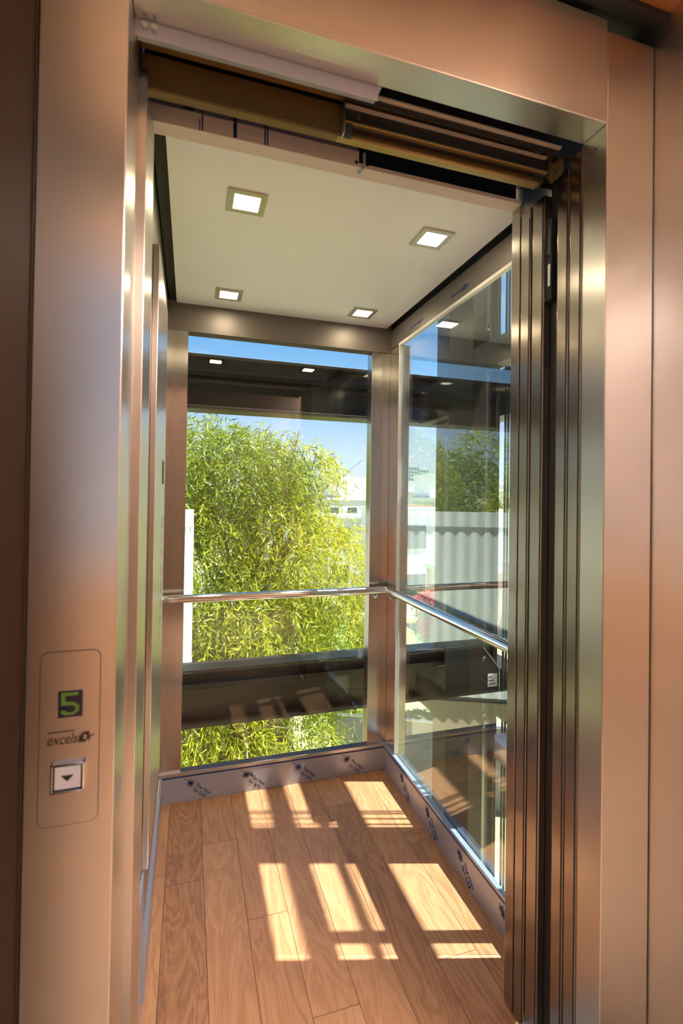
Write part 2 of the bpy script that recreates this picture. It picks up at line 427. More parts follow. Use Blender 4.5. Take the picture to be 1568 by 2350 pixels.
B(-.0905, -.0895, 1.75, 1.87, 1.42, 1.50).build('display', 'screen', t)

# car transom in white film
t = thing('car_door_transom', 'pale film wrapped sheet steel lintel above the cab opening', 'lintel', (.37, 1.13, 2.188))
mb = MB()
mb.box(-.102, .851, 1.120, 1.161, 2.188, 2.199)
mb.build('bottom_lip', 'film_w', t, .001)
mb = B(-.102, .381, 1.120, 1.128, 2.1995, 2.226); mb.build('front_plate', 'film_w', t, .001)
mb = MB().prism([(1.120, 2.2265), (1.133, 2.246), (1.140, 2.246), (1.128, 2.2265)], 0, -.102, .381); mb.build('folded_flange', 'film_w', t)
B(-.102, .851, 1.145, 1.161, 2.1995, 2.34).build('back_plate', 'black', t)
for x0, x1, z0, z1, nm in ((.080, .088, 2.190, 2.2255, 'a'), (.0115, .0145, 2.190, 2.2255, 'b'), (.150, .153, 2.190, 2.2255, 'c'), (.156, .159, 2.190, 2.2255, 'c'), (.0060, .0080, 2.190, 2.215, 'b')):
    o = B(x0, x1, 1.1188, 1.1198, z0, z1).build('printed_stripe', 'ink', t)
o = B(.0795, .0875, 1.1255, 1.132, 2.2285, 2.243)
mb = MB()
for x0, x1 in ((.080, .088), (.012, .0145), (.150, .153), (.156, .159)):
    mb = MB().prism([(1.1195, 2.2275), (1.1325, 2.2465), (1.1315, 2.2465), (1.1185, 2.2275)], 0, x0, x1); mb.build('printed_stripe', 'ink', t)
mb = MB(); burst(mb, (-.016, 1.1248, 2.236), (1, 0, 0), (0, .55, .83), R=.015, rays=12); mb.build('printed_star', 'ink', t)
mb = MB().tube([(.392, 1.119, 2.225), (.392, 1.119, 2.200), (.389, 1.1195, 2.186), (.384, 1.14, 2.186)], .0016, 6)
mb.tube([(.396, 1.119, 2.225), (.396, 1.119, 2.200), (.393, 1.1195, 2.186), (.388, 1.14, 2.186)], .0016, 6); mb.build('cable', 'bluegrey', t)
B(.384, .405, 1.119, 1.1195, 2.200, 2.203).build('clip', 'black', t)
for x in (.374, .402):
    mb = MB().tube([(x, 1.1195, 2.198), (x, 1.118, 2.198)], .004, 10); mb.build('screw', 'black', t)

# car front jamb on the left / right
o = B(-.165, -.106, .9855, 1.156, 2.1875, 2.42).build('trim_9', 'black'); tag(o, kind='structure')
o = B(-.165, -.089, .986, 1.156, 0, 2.187).build('car_door_jamb', 'steel', bevel=.0015)
tag(o, 'slim stainless door jamb on the left, between the landing frame and the cab', 'door jamb')
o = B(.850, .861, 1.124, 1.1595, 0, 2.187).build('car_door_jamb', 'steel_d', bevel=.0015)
tag(o, 'stainless door jamb at the right edge of the cab floor, innermost of the door stack', 'door jamb')

# door panels, slid open to the right
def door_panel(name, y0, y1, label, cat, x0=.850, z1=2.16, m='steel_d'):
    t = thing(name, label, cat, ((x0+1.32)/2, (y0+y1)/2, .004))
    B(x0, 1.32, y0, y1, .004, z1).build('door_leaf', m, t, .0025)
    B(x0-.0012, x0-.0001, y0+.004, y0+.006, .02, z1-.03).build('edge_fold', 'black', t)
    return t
door_panel('car_door_panel', 1.0795, 1.1195, 'opened stainless cab door leaf, the one next to the cab jamb', 'door panel')
door_panel('car_door_panel', 1.029, 1.0735, 'opened stainless cab door leaf beside the black gap', 'door panel')
door_panel('landing_door_panel', .944, .982, 'opened stainless landing door leaf beside the black gap, landing side', 'door panel', z1=2.175)
door_panel('landing_door_panel', .903, .9405, 'opened stainless landing door leaf directly behind the right frame return', 'door panel', z1=2.195)
t = thing('door_coupler', 'long black door coupler strip in the gap between the door leaves', 'door coupler', (.862, 1.005, 1.88))
B(.853, .870, 1.004, 1.0295, 1.885, 2.09).build('coupler_bar', 'rubber', t, .001)
B(.852, .8531, 1.008, 1.016, 1.92, 1.975).build('bumper', 'zinc', t)
B(.852, .8531, 1.008, 1.016, 2.00, 2.07).build('bumper', 'black', t)
o = B(.871, .885, .984, 1.027, 0, 2.30).build('gap_cover', 'black'); tag(o, 'black strip closing the narrow gap between landing doors and cab doors', 'cover strip')  # black strip put in as the dark of the door gap

# hangers
def hanger(y0, y1, z0, z1, label, hole):
    t = thing('door_hanger', label, 'door hanger', (.855, (y0+y1)/2, z0))
    k = (y1-y0)*.35
    poly = [(y0+.003, z0), (y1-k, z0), (y1, z0+k*1.6), (y1, z1), (y0, z1), (y0, z0+.01)]
    MB().prism(poly, 0, .852, .8545).build('plate', 'olive', t)
    yh, zh = hole
    MB().tube([(.8510, yh, zh), (.856, yh, zh)], .010, 16).build('roller_bolt', 'black', t)  # black disc stands in for the dark inside the hole
    MB().tube([(.8505, yh-.005, z0+.016), (.855, yh-.005, z0+.016)], .005, 12).build('screw', 'zinc', t)
hanger(.968, 1.030, 2.176, 2.34, 'olive metal door hanger plate with a round hole, under the lintel corner', (.995, 2.23))
hanger(1.040, 1.078, 2.196, 2.36, 'narrow olive metal door hanger plate behind the larger one', (1.052, 2.25))
B(.851, .8525, .905, .91, 2.16, 2.30)

# ------------------------------------------------------------------ car door header (operator) above the opening
t = thing('car_door_header', 'olive galvanised door header beam with gold lip above the opening', 'door header', (.35, 1.02, 2.155))
B(-.104, .80, 1.010, 1.014, 2.163, 2.236).build('back_plate', 'olive', t)
B(.29, .805, .996, 1.014, 2.155, 2.1625).build('lip', 'gold', t, .0008)
B(-.104, .2895, .996, 1.014, 2.155, 2.1625).build('lip', 'olive', t, .0008)
B(-.104, .81, .986, .998, 2.2345, 2.2385).build('top_edge', 'gold', t, .0006)
t2 = thing('door_track', 'shiny zinc door track with twin rails, right half of the header', 'door track', (.55, .99, 2.18))
B(.300, .83, .992, .9955, 2.176, 2.225).build('web', 'black', t2)
B(.300, .82, .982, .992, 2.2165, 2.2205).build('rail', 'railm', t2, .0008)
B(.300, .82, .982, .992, 2.179, 2.184).build('rail', 'gold', t2, .0008)
B(.298, .301, .980, .996, 2.155, 2.225).build('end_plate', 'zinc', t2)
B(.301, .318, .981, .992, 2.150, 2.178).build('end_stop', 'black', t2, .002)
MB().tube([(.335, .992, 2.203), (.335, .987, 2.203)], .005, 12).build('bolt', 'zinc', t2)
t3 = thing('landing_door_track', 'black landing door track with a thin bright rail behind the lintel', 'door track', (.55, .95, 2.20))
B(.30, .90, .955, .962, 2.2085, 2.33).build('web', 'black', t3)
B(.345, .83, .946, .9555, 2.2185, 2.2235).build('rail', 'railm', t3, .0008)
B(-.1045, .345, .950, .975, 2.228, 2.33).build('cover', 'black', t3)
o = B(-.104, .985, 1.06, 1.075, 2.24, 2.425).build('hoistway_shield', 'black'); tag(o, 'black sheet closing the hoistway above the door header', 'shield')
t = thing('guide_bracket', 'small black bracket at the upper left corner behind the frame', 'bracket', (-.1, 1.07, 2.03))
B(-.104, -.094, 1.03, 1.10, 2.03, 2.16).build('arm', 'black', t, .002)  # black box put in for the dark of the gap here
for z in (2.01, 1.985, 1.95):
    MB().tube([(-.1049, 1.0, z), (-.087, 1.0, z)], .006, 8)
# ------------------------------------------------------------------ landing frame
t = thing('landing_door_frame', 'wide brushed stainless frame around the lift opening', 'door frame', (.37, .86, 0))
B(-.229, -.105, YF, .984, 0, 2.46).build('jamb', 'steel', t, .002)
B(.8505, .982, YF, .901, 0, 2.405).build('jamb', 'steel', t, .002)
B(-.1045, .850, YF, .901, 2.2005, 2.428).build('header', 'steel_h', t, .002)
lp = B(-.1045, .352, .9015, .944, 2.199, 2.204).build('header_lip', 'film', t, .001)
B(-.1045, .345, .9015, .9045, 2.172, 2.1985).build('header_lip', 'film', t, .001)
for x in (-.088, -.072):
    MB().tube([(x, .901, 2.187), (x, .893, 2.187)], .005, 12).build('screw', 'zinc', t)
for y in (.865, .880):
    MB().tube([(.851, y, 2.165), (.8490, y, 2.165)], .0022, 8).build('screw', 'black', t)

# call station
t = thing('call_station', 'lift call plate with floor display and down button on the left jamb', 'call panel', (-.168, .833, .879))
def rrect(x0, x1, z0, z1, r, n=6):
    P = []
    for cx, cz, a0 in ((x1-r, z1-r, 0), (x0+r, z1-r, 90), (x0+r, z0+r, 180), (x1-r, z0+r, 270)):
        for k in range(n+1):
            a = math.radians(a0+90*k/n); P.append((cx+r*math.cos(a), cz+r*math.sin(a)))
    return P
MB().prism(rrect(-.2095, -.1265, .8785, 1.1415, .012), 1, .8332, .8339).build('seam', 'black', t)
MB().prism(rrect(-.2085, -.1275, .8795, 1.1405, .011), 1, .8326, .8331).build('faceplate', 'steel', t)
d_ = B(-.1842, -.1508, .8318, .8325, 1.0415, 1.0815).build('display', 'screen', t)
s5 = [(-.0125, .0175), (.0105, .0175), (.0105, .0125), (-.0070, .0125), (-.0070, .0040), (.0040, .0030), (.0120, -.0030), (.0120, -.0110),
      (.0050, -.0165), (-.0085, -.0165), (-.0130, -.0118), (-.0130, -.0095), (-.0065, -.0095), (-.0045, -.0125), (.0035, -.0125), (.0078, -.0085), (.0070, -.0055), (.0025, -.0018), (-.0125, -.0018)]
v, f = flat(s5, .0003); mb = MB(); place2d(mb, v, f, (-.1675, .8314, 1.0615), (1, 0, 0), (0, 0, 1)); mb.build('digit', 'digit', d_)
mb = MB(); v, f = text_mesh('excelsi', .0225, .22, .0003, .92)
place2d(mb, v, f, (-.1765, .8322, 1.0085), (1, 0, 0), (0, 0, 1), 0, .82); 
v, f = text_mesh('r', .0225, .22, .0003); place2d(mb, v, f, (-.1395, .8322, 1.0085), (1, 0, 0), (0, 0, 1), 0, .9)
dia = [(-.0065, -.0075), (.0015, -.0075), (.0070, -.0015), (.0070, .0080), (-.0010, .0080), (-.0060, .0020)]
v, f = flat(dia, .0003); place2d(mb, v, f, (-.1478, .8322, 1.0090), (1, 0, 0), (0, 0, 1))
v, f = flat([(-.021, -.0009), (.015, -.0009), (.0152, .0009), (-.0208, .0009)], .0003); place2d(mb, v, f, (-.1770, .8322, 1.0205), (1, 0, 0), (0, 0, 1))
mb.build('logo', 'logo', t)
mb = MB(); v, f = flat([(-.0012, -.0035), (.0025, -.0035), (.0032, .0032), (-.0004, .0035)], .0003); place2d(mb, v, f, (-.1475, .8318, 1.0092), (1, 0, 0), (0, 0, 1)); mb.build('logo', 'steel', t)
fr = MB()
x0, x1, z0, z1 = -.1915, -.1455, .9305, .9745
for q in ((x0, x1, z0, z0+.003), (x0, x1, z1-.003, z1), (x0, x0+.003, z0, z1), (x1-.003, x1, z0, z1)):
    fr.box(q[0], q[1], .826, .8325, q[2], q[3])
bf = fr.build('button_frame', 'chrome', t, .0006)
B(x0+.003, x1-.003, .8300, .8325, z0+.003, z1-.003).build('recess', 'black', bf)
bc = B(x0+.0055, x1-.0055, .8275, .8300, z0+.0055, z1-.0055).build('button_cap', 'btn', bf, .0005)
v, f = flat([(-.0085, .004), (.0085, .004), (0, -.005)], .0003); mb = MB(); place2d(mb, v, f, (-.1685, .8272, .9525), (1, 0, 0), (0, 0, 1)); mb.build('arrow', 'black', t)
mb = MB()
for dx, dz in ((0, 0), (.0035, .002), (.001, -.004), (-.003, .002)):
    v, f = flat([(.0013*math.cos(a), .0013*math.sin(a)) for a in [k*math.pi/4 for k in range(8)]], .0003); place2d(mb, v, f, (-.1555+dx, .8272, .9650+dz), (1, 0, 0), (0, 0, 1))
mb.build('braille_dots', 'btnblue', t)

# ------------------------------------------------------------------ lobby / niche around the frame (setting)
def struct(name, mat, *a, bevel=0):
    o = B(*a).build(name, mat, bevel=bevel); tag(o, kind='structure'); return o
LZ = 2.75
struct('wall_niche_left', 'dkbrown', -.30, -.2325, .42, .99, 0, LZ)
struct('trim_3', 'brown', -.2324, -.2300, .829, .99, 0, 2.46)
o = B(.985, 1.05, .30, .898, 0, LZ).build('wall_niche_right', 'steel_side'); tag(o, kind='structure')
struct('trim_4', 'black', -.2290, .984, .80, .83, 2.440, 2.452)
struct('ceiling_niche', 'soffit', -.30, 1.05, .66, .815, 2.453, 2.80)
struct('trim_5', 'black', -.30, 1.05, .816, .97, 2.453, 2.75)
# lobby room
struct('trim_10', 'dkbrown', -2.3, 2.6, -.47, -.38, 2.56, 2.749)
LX0, LX1, LY0, LY1, LZ = -2.3, 2.6, -1.15, .42, 2.75
struct('floor_lobby', 'tanfloor', LX0, LX1, LY0-.1, .903, -.04, -.004)
struct('wall_lobby_left', 'tan', LX0-.1, LX0, LY0, LY1, 0, LZ)
struct('wall_lobby_right', 'tan', LX1, LX1+.1, LY0, LY1, 0, LZ)
struct('wall_lobby_front_left', 'tan', LX0, -.301, LY1, LY1+.06, 0, LZ)
struct('wall_lobby_front_right', 'tan', 1.051, LX1, LY1-.1, LY1, 0, LZ)
struct('wall_lobby_rear', 'tan', LX0, -.22, LY0-.1, LY0, -.004, 1.0)
struct('wall_lobby_rear_right', 'darkwall', -.219, LX1, LY0-.1, LY0, -.004, .999)
struct('wall_lobby_rear_top', 'tan', LX0, LX1, LY0-.1, LY0, 2.60, LZ)
struct('wall_lobby_rear_side', 'tan', LX0, -1.75, LY0-.1, LY0, 1.0, 2.60)
struct('wall_lobby_rear_end', 'darkwall', -.22, LX1, LY0-.1, LY0, 1.0, 2.60)
struct('ceiling_lobby', 'ceil_l', LX0, LX1, LY0-.1, .659, LZ, LZ+.1)
o = MB()
for x in (-1.25, -.72): o.box(x-.02, x+.02, LY0-.07, LY0-.03, 1.0, 2.60)
o = o.build('window_3', 'white'); tag(o, kind='structure')
g = B(-1.75, -.22, LY0-.055, LY0-.049, 1.0, 2.60).build('pane', 'glass_o', o)
for i, (x, y) in enumerate(((-1.9, -.1), (1.55, -.82), (2.1, 0.))):  # lamps added out of view to brighten the lobby steel and the cab
    t = thing('lobby_ceiling_lamp', ['round warm lamp on the lobby ceiling, left end', 'round warm lamp on the lobby ceiling, near the rear right', 'round warm lamp on the lobby ceiling, right end'][i], 'ceiling light', (x, y, LZ-.03))
    MB().tube([(x, y, LZ-.03), (x, y, LZ-.0005)], .32, 32).build('lamp_housing', 'lampframe', t)
    MB().tube([(x, y, LZ-.036), (x, y, LZ-.0305)], .29, 32).build('diffuser', simple('lobby_lamp', (.9, .8, .6), .5, emit=(1., .84, .70), estr=66.), t)

# ------------------------------------------------------------------ hoistway steelwork outside the glass
def ibeam_x(x0, x1, y0, y1, z0, z1, label, lab=None):
    t = thing('shaft_beam', label, 'steel beam', ((x0+x1)/2, (y0+y1)/2, z0))
    ym = (y0+y1)/2
    B(x0, x1, y0, y1, z0, z0+.018).build('lower_flange', 'brown2', t, .002)
    B(x0, x1, y0, y1, z1-.018, z1).build('upper_flange', 'brown2', t, .002)
    B(x0, x1, ym-.006, y1-.02, z0+.018, z1-.018).build('web', 'brown', t)
    zt = z0+(z1-z0)*.62
    B(x0, x1, y0+.02, ym-.006, zt, zt+.035).build('rib', 'brown2', t, .002)
    return t
def ibeam_y(x0, x1, y0, y1, z0, z1, label):
    t = thing('shaft_beam', label, 'steel beam', ((x0+x1)/2, (y0+y1)/2, z0))
    xm = (x0+x1)/2
    B(x0, x1, y0, y1, z0, z0+.018).build('lower_flange', 'brown2', t, .002)
    B(x0, x1, y0, y1, z1-.018, z1).build('upper_flange', 'brown2', t, .002)
    B(xm, x1-.02, y0, y1, z0+.018, z1-.018).build('web', 'brown', t)
    zt = z0+(z1-z0)*.6
    B(x0+.02, xm, y0, y1, zt, zt+.03).build('rib', 'brown2', t, .002)
    return t
BY0, BY1 = 2.66, 2.80
ibeam_x(-.9, 1.50, BY0, BY1, 1.838, 2.128, 'dark brown steel cross beam of the hoistway, high behind the back glass')
ibeam_x(-.9, 1.50, BY0, BY1, .168, .470, 'dark brown steel cross beam of the hoistway, low behind the back glass')
SX0, SX1 = 1.66, 1.80
ibeam_y(SX0, SX1, .95, 2.655, 1.855, 2.115, 'dark brown steel side beam of the hoistway, high beyond the ropes')
ibeam_y(SX0, SX1, .95, 2.655, .17, .45, 'dark brown steel side beam of the hoistway, low beyond the ropes')
o = B(1.505, 1.655, BY0, BY1+.01, -6.0, 3.95).build('shaft_column', 'brown', bevel=.003)
tag(o, 'dark brown steel corner column of the hoistway behind the right glass', 'steel column')
o = B(-.95, -.905, BY0, BY1, -6.0, 3.95).build('shaft_column', 'brown', bevel=.003)
tag(o, 'dark brown steel corner column of the hoistway at the far left', 'steel column')
o = B(1.70, 1.80, .90, .949, -6.0, 3.95).build('shaft_column', 'brown', bevel=.003)
tag(o, 'dark brown steel column of the hoistway beside the door leaves', 'steel column')
# unseen bars added overhead to throw the bands of shade on the floor
for zc0, zc1, lb in ((2.747, 3.01, 'lowest'), (3.205, 3.312, 'middle'), (3.60, 3.87, 'topmost')):
    o = B(1.661, 1.673, .95, 2.655, zc0, zc1).build('shaft_side_rail', 'brown', bevel=.002)
    tag(o, '%s overhead side rail of the hoistway above the cab roof' % lb, 'steel rail')
# outer hoistway glazing behind the cross beams
o = B(-.88, 1.50, 2.625, 2.633, .471, 1.837).build('shaft_glazing', 'glass_o'); tag(o, 'outer glass pane of the hoistway between the two cross beams', 'glass pane')

# car sling upright
t = thing('car_frame_upright', 'dark brown steel upright of the car frame right outside the side glass', 'steel upright', (1.06, 1.72, -.4))
B(1.030, 1.036, 1.635, 1.815, -.4, 2.55).build('web', 'brown', t)
B(1.036, 1.090, 1.635, 1.641, -.4, 2.55).build('flange', 'brown', t)
B(1.036, 1.090, 1.809, 1.815, -.4, 2.55).build('flange', 'brown', t)
o = B(1.030, 1.085, 1.15, 1.634, 1.865, 1.960).build('car_frame_rail', 'black', bevel=.002)
tag(o, 'black horizontal steel rail of the car frame just below the cab roof', 'steel rail')
# guide rail
t = thing('guide_rail', 'dark steel T shaped guide rail standing between upright and ropes', 'guide rail', (1.18, 1.755, -6))
B(1.195, 1.203, 1.72, 1.80, -6.0, 3.9).build('flange', 'black', t)
B(1.150, 1.195, 1.752, 1.762, -6.0, 3.9).build('blade', 'zinc', t)
grail = t
# ropes
rope0 = None
for i, (x, y) in enumerate(((1.262, 1.800), (1.283, 1.832), (1.335, 1.852), (1.357, 1.862))):
    if rope0 is None:
        o = MB().tube([(x, y, -6.0), (x, y, -2), (x, y, 1), (x, y, 3.9)], .0055, 10).build('hoist_rope', 'black', base=(x, y, -6.0)); rope0 = o
    else:
        o = rope0.copy(); COL.objects.link(o); o.location = (x, y, -6.0)
    tag(o, ['thin dark hoist rope, nearest the guide rail', 'thin dark hoist rope, second from the guide rail', 'thin dark hoist rope, third from the guide rail', 'thin dark hoist rope, farthest from the guide rail'][i], 'rope', 'hoist ropes beside the guide rail')

# guide shoe plates
def shoe(y, x0, x1, z0, z1, label, tri=True):
    t = thing('guide_shoe', label, 'guide shoe', ((x0+x1)/2, y, z0))
    w_, h_ = x1-x0, z1-z0
    if tri: poly = [(x0, z0), (x1, z0), (x1, z0+h_*.58), (x1-w_*.12, z0+h_*.70), (x0+w_*.3, z1), (x0, z1)]
    else: poly = [(x0, z0), (x1, z0), (x1, z1), (x0, z1)]
    MB().prism(poly, 1, y, y+.006).build('plate', 'black', t, .001)
    MB().tube([(x1, y-.001, z0), (x1, y-.001, z0+h_*.58), (x0+w_*.3, y-.001, z1)] if tri else [(x1, y-.001, z0), (x1, y-.001, z1)], .0012, 6).build('edge', 'chrome', t)
    for zz in (z0+h_*.15, z0+h_*.8):
        B(x0, x0+.032, y-.022, y-.0005, zz-.013, zz+.013).build('clamp_block', 'zinc', t, .003)
        MB().tube([(x0+.045, y-.0005, zz), (x0+.045, y-.010, zz)], .006, 6).build('bolt', 'chrome', t)
    for zz in (z0+h_*.38, z0+h_*.62):
        MB().tube([(x0+.032, y-.0005, zz), (x0+.032, y-.008, zz)], .004, 8).build('bolt', 'chrome', t)
    if tri:
        B(x0+w_*.55, x0+w_*.92, y-.0012, y-.0004, z0+h_*.28, z0+h_*.50).build('sticker', 'gasket', t)
        for q in range(3): B(x0+w_*.58, x0+w_*(.86-.08*q), y-.0018, y-.0013, z0+h_*(.32+.06*q), z0+h_*(.335+.06*q)).build('printed_line', 'black', t)
shoe(1.70, 1.0895, 1.208, .565, .800, 'black guide shoe plate with bolts and a label, below the handrail')
shoe(1.70, 1.0895, 1.142, .470, .538, 'small guide clamp with two bolts under the labelled guide shoe', False)
shoe(1.70, 1.0895, 1.150, 1.965, 2.09, 'black guide shoe plate high up against the sky', False)

# rail brackets near the corner column
def rail_bracket(z0, z1, label):
    t = thing('rail_bracket', label, 'bracket', (1.3, 2.3, z0))
    B(1.19, 1.198, 1.83, 2.42, z0, z1).build('arm', 'brown', t, .001)
    B(1.198, 1.26, 1.83, 2.42, z0, z0+.008).build('arm_flange', 'film_w' if z0 < 1 else 'brown2', t, .001)  # flange of the lower bracket coloured pale to stand in for sunlight
    B(1.198, 1.50, 2.42, 2.428, z0, z1).build('cross_plate', 'brown', t, .001)
    B(1.502, 1.56, 2.421, 2.66, z0, z0+.01).build('foot', 'brown2', t, .001)
    for dz in (.25, .8):
        MB().tube([(1.19, 2.36, z0+(z1-z0)*dz), (1.176, 2.36, z0+(z1-z0)*dz)], .010, 6).build('bolt', 'chrome', t)
    B(1.23, 1.27, 2.30, 2.34, z0+.009, z0+.05).build('nut_block', 'zinc', t, .002)
rail_bracket(1.79, 1.98, 'brown steel rail bracket with two bolts, level with the upper cross beam')
rail_bracket(.30, .46, 'steel rail bracket with a pale upper flange, level with the lower cross beam')
t = grail
MB().prism([(1.2035, .395), (1.36, .395), (1.36, .403), (1.2035, .403)], 1, 1.50, 1.76).build('rail_clip', 'film_w', t)  # pale colour stands in for sunlight on this bracket
B(1.2035, 1.210, 1.50, 1.76, .33, .394).build('side_plate', 'film_w', t)
B(1.24, 1.28, 1.58, 1.60, .4035, .407).build('slot', 'black', t)

# shade strip : unseen upright post added by the right glass to shade the floor
o = B(1.02, 1.04, 1.293, 1.337, -.1, 1.864).build('glass_clamp_post', 'zinc'); tag(o, 'thin vertical post outside the right glass near the door leaves', 'post')

# ------------------------------------------------------------------ foliage generators
def leaf_cloud(ells, n_twigs, leaves_per, L, W, droop, spread, seed, bias=None, tl=(.35, .65)):
    R = np.random.default_rng(seed)
    vol = np.array([e[3]*e[4]*e[5] for e in ells])**(.8); vol = vol/vol.sum()
    idx = R.choice(len(ells), n_twigs, p=vol)
    E = np.array([e[:6] for e in ells])
    d = R.normal(size=(n_twigs, 3)); d /= np.linalg.norm(d, axis=1)[:, None]
    rad = R.uniform(.25, 1.0, n_twigs)**.55
    P0 = E[idx, :3]+d*E[idx, 3:]*rad[:, None]
    out = d*np.array([1, 1, .4]); out /= np.linalg.norm(out, axis=1)[:, None]
    TL = R.uniform(tl[0], tl[1], n_twigs)
    tint0 = R.uniform(.1, .8, n_twigs)*.6+R.uniform(0, .4, len(ells))[idx]
    s = np.tile(np.linspace(.05, 1, leaves_per), (n_twigs, 1))
    s = s+R.uniform(-.03, .03, s.shape)
    P = P0[:, None, :]+out[:, None, :]*(s*TL[:, None]*spread)[..., None]
    P[..., 2] -= (s**1.4)*TL[:, None]*droop
    n = n_twigs*leaves_per
    P = P.reshape(-1, 3)
    ld = R.normal(size=(n, 3))*.75+np.repeat(out, leaves_per, 0)*.5; ld[:, 2] -= droop*.9
    ld /= np.linalg.norm(ld, axis=1)[:, None]
    side = np.cross(ld, R.normal(size=(n, 3))); side /= np.linalg.norm(side, axis=1)[:, None]
    ll = L*R.uniform(.6, 1.2, n)[:, None]; ww = W*R.uniform(.7, 1.2, n)[:, None]
    v0 = P; v2 = P+ld*ll; mid = P+ld*ll*.45; mid[:, 2] += 0
    v1 = mid+side*ww/2; v3 = mid-side*ww/2
    V = np.stack([v0, v1, v2, v3], 1).reshape(-1, 3)
    tint = np.clip(np.repeat(tint0, leaves_per)+R.uniform(-.15, .15, n), 0, 1)
    # twigs as thin quads strips
    return V, np.repeat(tint, 4), P0, out, TL
def leaf_object(name, V, T, mat, parent=None, base=None):
    o0 = np.array(WL[parent.name] if parent is not None else base)
    n = len(V)//4
    me = bpy.data.meshes.new(name)
    me.vertices.add(len(V)); me.vertices.foreach_set('co', (V-o0).astype(np.float32).ravel())
    me.loops.add(n*4); me.loops.foreach_set('vertex_index', np.arange(n*4, dtype=np.int32))
    me.polygons.add(n); me.polygons.foreach_set('loop_start', np.arange(0, n*4, 4, dtype=np.int32))
    me.update(calc_edges=True)
    a = me.attributes.new('tint', 'FLOAT', 'POINT'); a.data.foreach_set('value', T.astype(np.float32))
    me.materials.append(MT[mat])
    o = bpy.data.objects.new(name, me); COL.objects.link(o)
    if parent is not None: o.parent = parent
    else: o.location = o0
    WL[o.name] = Vector(o0)
    return o
def branches(base, ells, r0, seed, sub=3, low=.3):
    R = random.Random(seed); tr = MB(); br = MB()
    b0 = Vector(base); top = Vector(np.mean([e[:3] for e in ells], axis=0)); top.x = b0.x*.6+top.x*.4
    trunk = [b0+(top-b0)*k/6+Vector((R.uniform(-.06, .06), R.uniform(-.06, .06), 0))*(k > 0) for k in range(7)]
    tr.tube(trunk, [r0*(1-.09*k) for k in range(7)], 12)
    for e in ells:
        for q in range(sub):
            k = R.uniform(low, .95)*6; i = int(k); p0 = trunk[i].lerp(trunk[min(i+1, 6)], k-i)
            tgt = Vector((e[0]+R.uniform(-1, 1)*e[3]*.8, e[1]+R.uniform(-1, 1)*e[4]*.8, e[2]+R.uniform(-.4, .9)*e[5]))
            m1 = p0.lerp(tgt, .35)+Vector((R.uniform(-.12, .12), R.uniform(-.12, .12), .22)); m2 = p0.lerp(tgt, .7)+Vector((R.uniform(-.1, .1), R.uniform(-.1, .1), .15))
            br.tube([p0, m1, m2, tgt], [r0*.32, r0*.2, r0*.11, r0*.03], 6)
            for w_ in range(4):
                a = m1.lerp(tgt, R.uniform(.1, .9)); bq = a+Vector((R.uniform(-.5, .5), R.uniform(-.4, .4), R.uniform(-.35, .3)))
                br.tube([a, a.lerp(bq, .5)+Vector((0, 0, .06)), bq], [r0*.07, r0*.04, r0*.015], 4)
    return tr, br
def tree(name, label, cat, base, ells, r0, leafmat, n, lp, L, W, droop, spread, seed, sub=3, tl=(.35, .65), low=.3):
    t = thing(name, label, cat, base)
    tr, br = branches(base, ells, r0, seed, sub, low)
    tr.build('trunk', 'bark', t); br.build('branches', 'bark', t)
    V, T, P0, out, TL = leaf_cloud(ells, n, lp, L, W, droop, spread, seed, tl=tl)
    leaf_object('foliage', V, T, leafmat, t)
    return t

GZ = -6.0
tree('willow_tree', 'large yellow green weeping tree filling the view behind the back glass', 'tree', (.7, 6.9, GZ),
     [(.15, 6.8, 1.75, 1.2, .9, .80), (.85, 6.6, 1.75, .80, .7, .65), (1.55, 6.6, 1.85, .42, .4, .40), (-.9, 7.1, 1.6, 1.2, .9, 1.0), (-.1, 6.3, .6, 1.0, .8, .8),
      (1.2, 6.4, .95, .66, .6, .75), (1.85, 6.6, .45, .72, .6, .80), (.7, 6.2, -.15, .8, .8, .8), (-.5, 6.3, -.9, 1.0, .8, .9), (1.65, 6.5, -.5, .78, .6, .80),
      (.3, 5.9, -1.5, .9, .7, .7), (1.3, 6.1, -1.8, .70, .6, .8), (-.4, 6.1, -2.3, 1.0, .7, .8), (.8, 5.9, -2.7, .9, .6, .7), (.1, 6.2, -3.6, 1.2, .8, .8)],
     .20, 'leaf', 12500, 13, .115, .0145, .85, .55, 5, sub=3)
tree('eucalyptus_tree', 'tall green tree left of the willow, seen mirrored in the right glass', 'tree', (-2.9, 9.6, GZ),
     [(-3.0, 9.5, 1.8, .8, .8, .8), (-2.7, 9.6, 2.35, .5, .5, .45), (-3.8, 9.6, 1.5, 1.0, .9, 1.0), (-2.5, 9.6, 1.0, .5, .6, .6), (-4.4, 9.8, 2.4, .6, .6, .7), (-3.6, 9.6, .4, 1.3, .9, .8)],
     .16, 'leaf2', 2400, 12, .12, .022, .5, .6, 9)
tree('bushy_tree', 'rounded olive green tree behind the white corrugated wall', 'tree', (-4.0, 6.6, GZ),
     [(-3.6, 6.4, 1.3, 1.0, .8, 1.0), (-4.8, 6.6, 1.0, 1.0, .9, 1.0), (-3.1, 6.5, .8, .6, .8, .8)],
     .18, 'leaf', 2200, 12, .12, .022, .6, .6, 15)

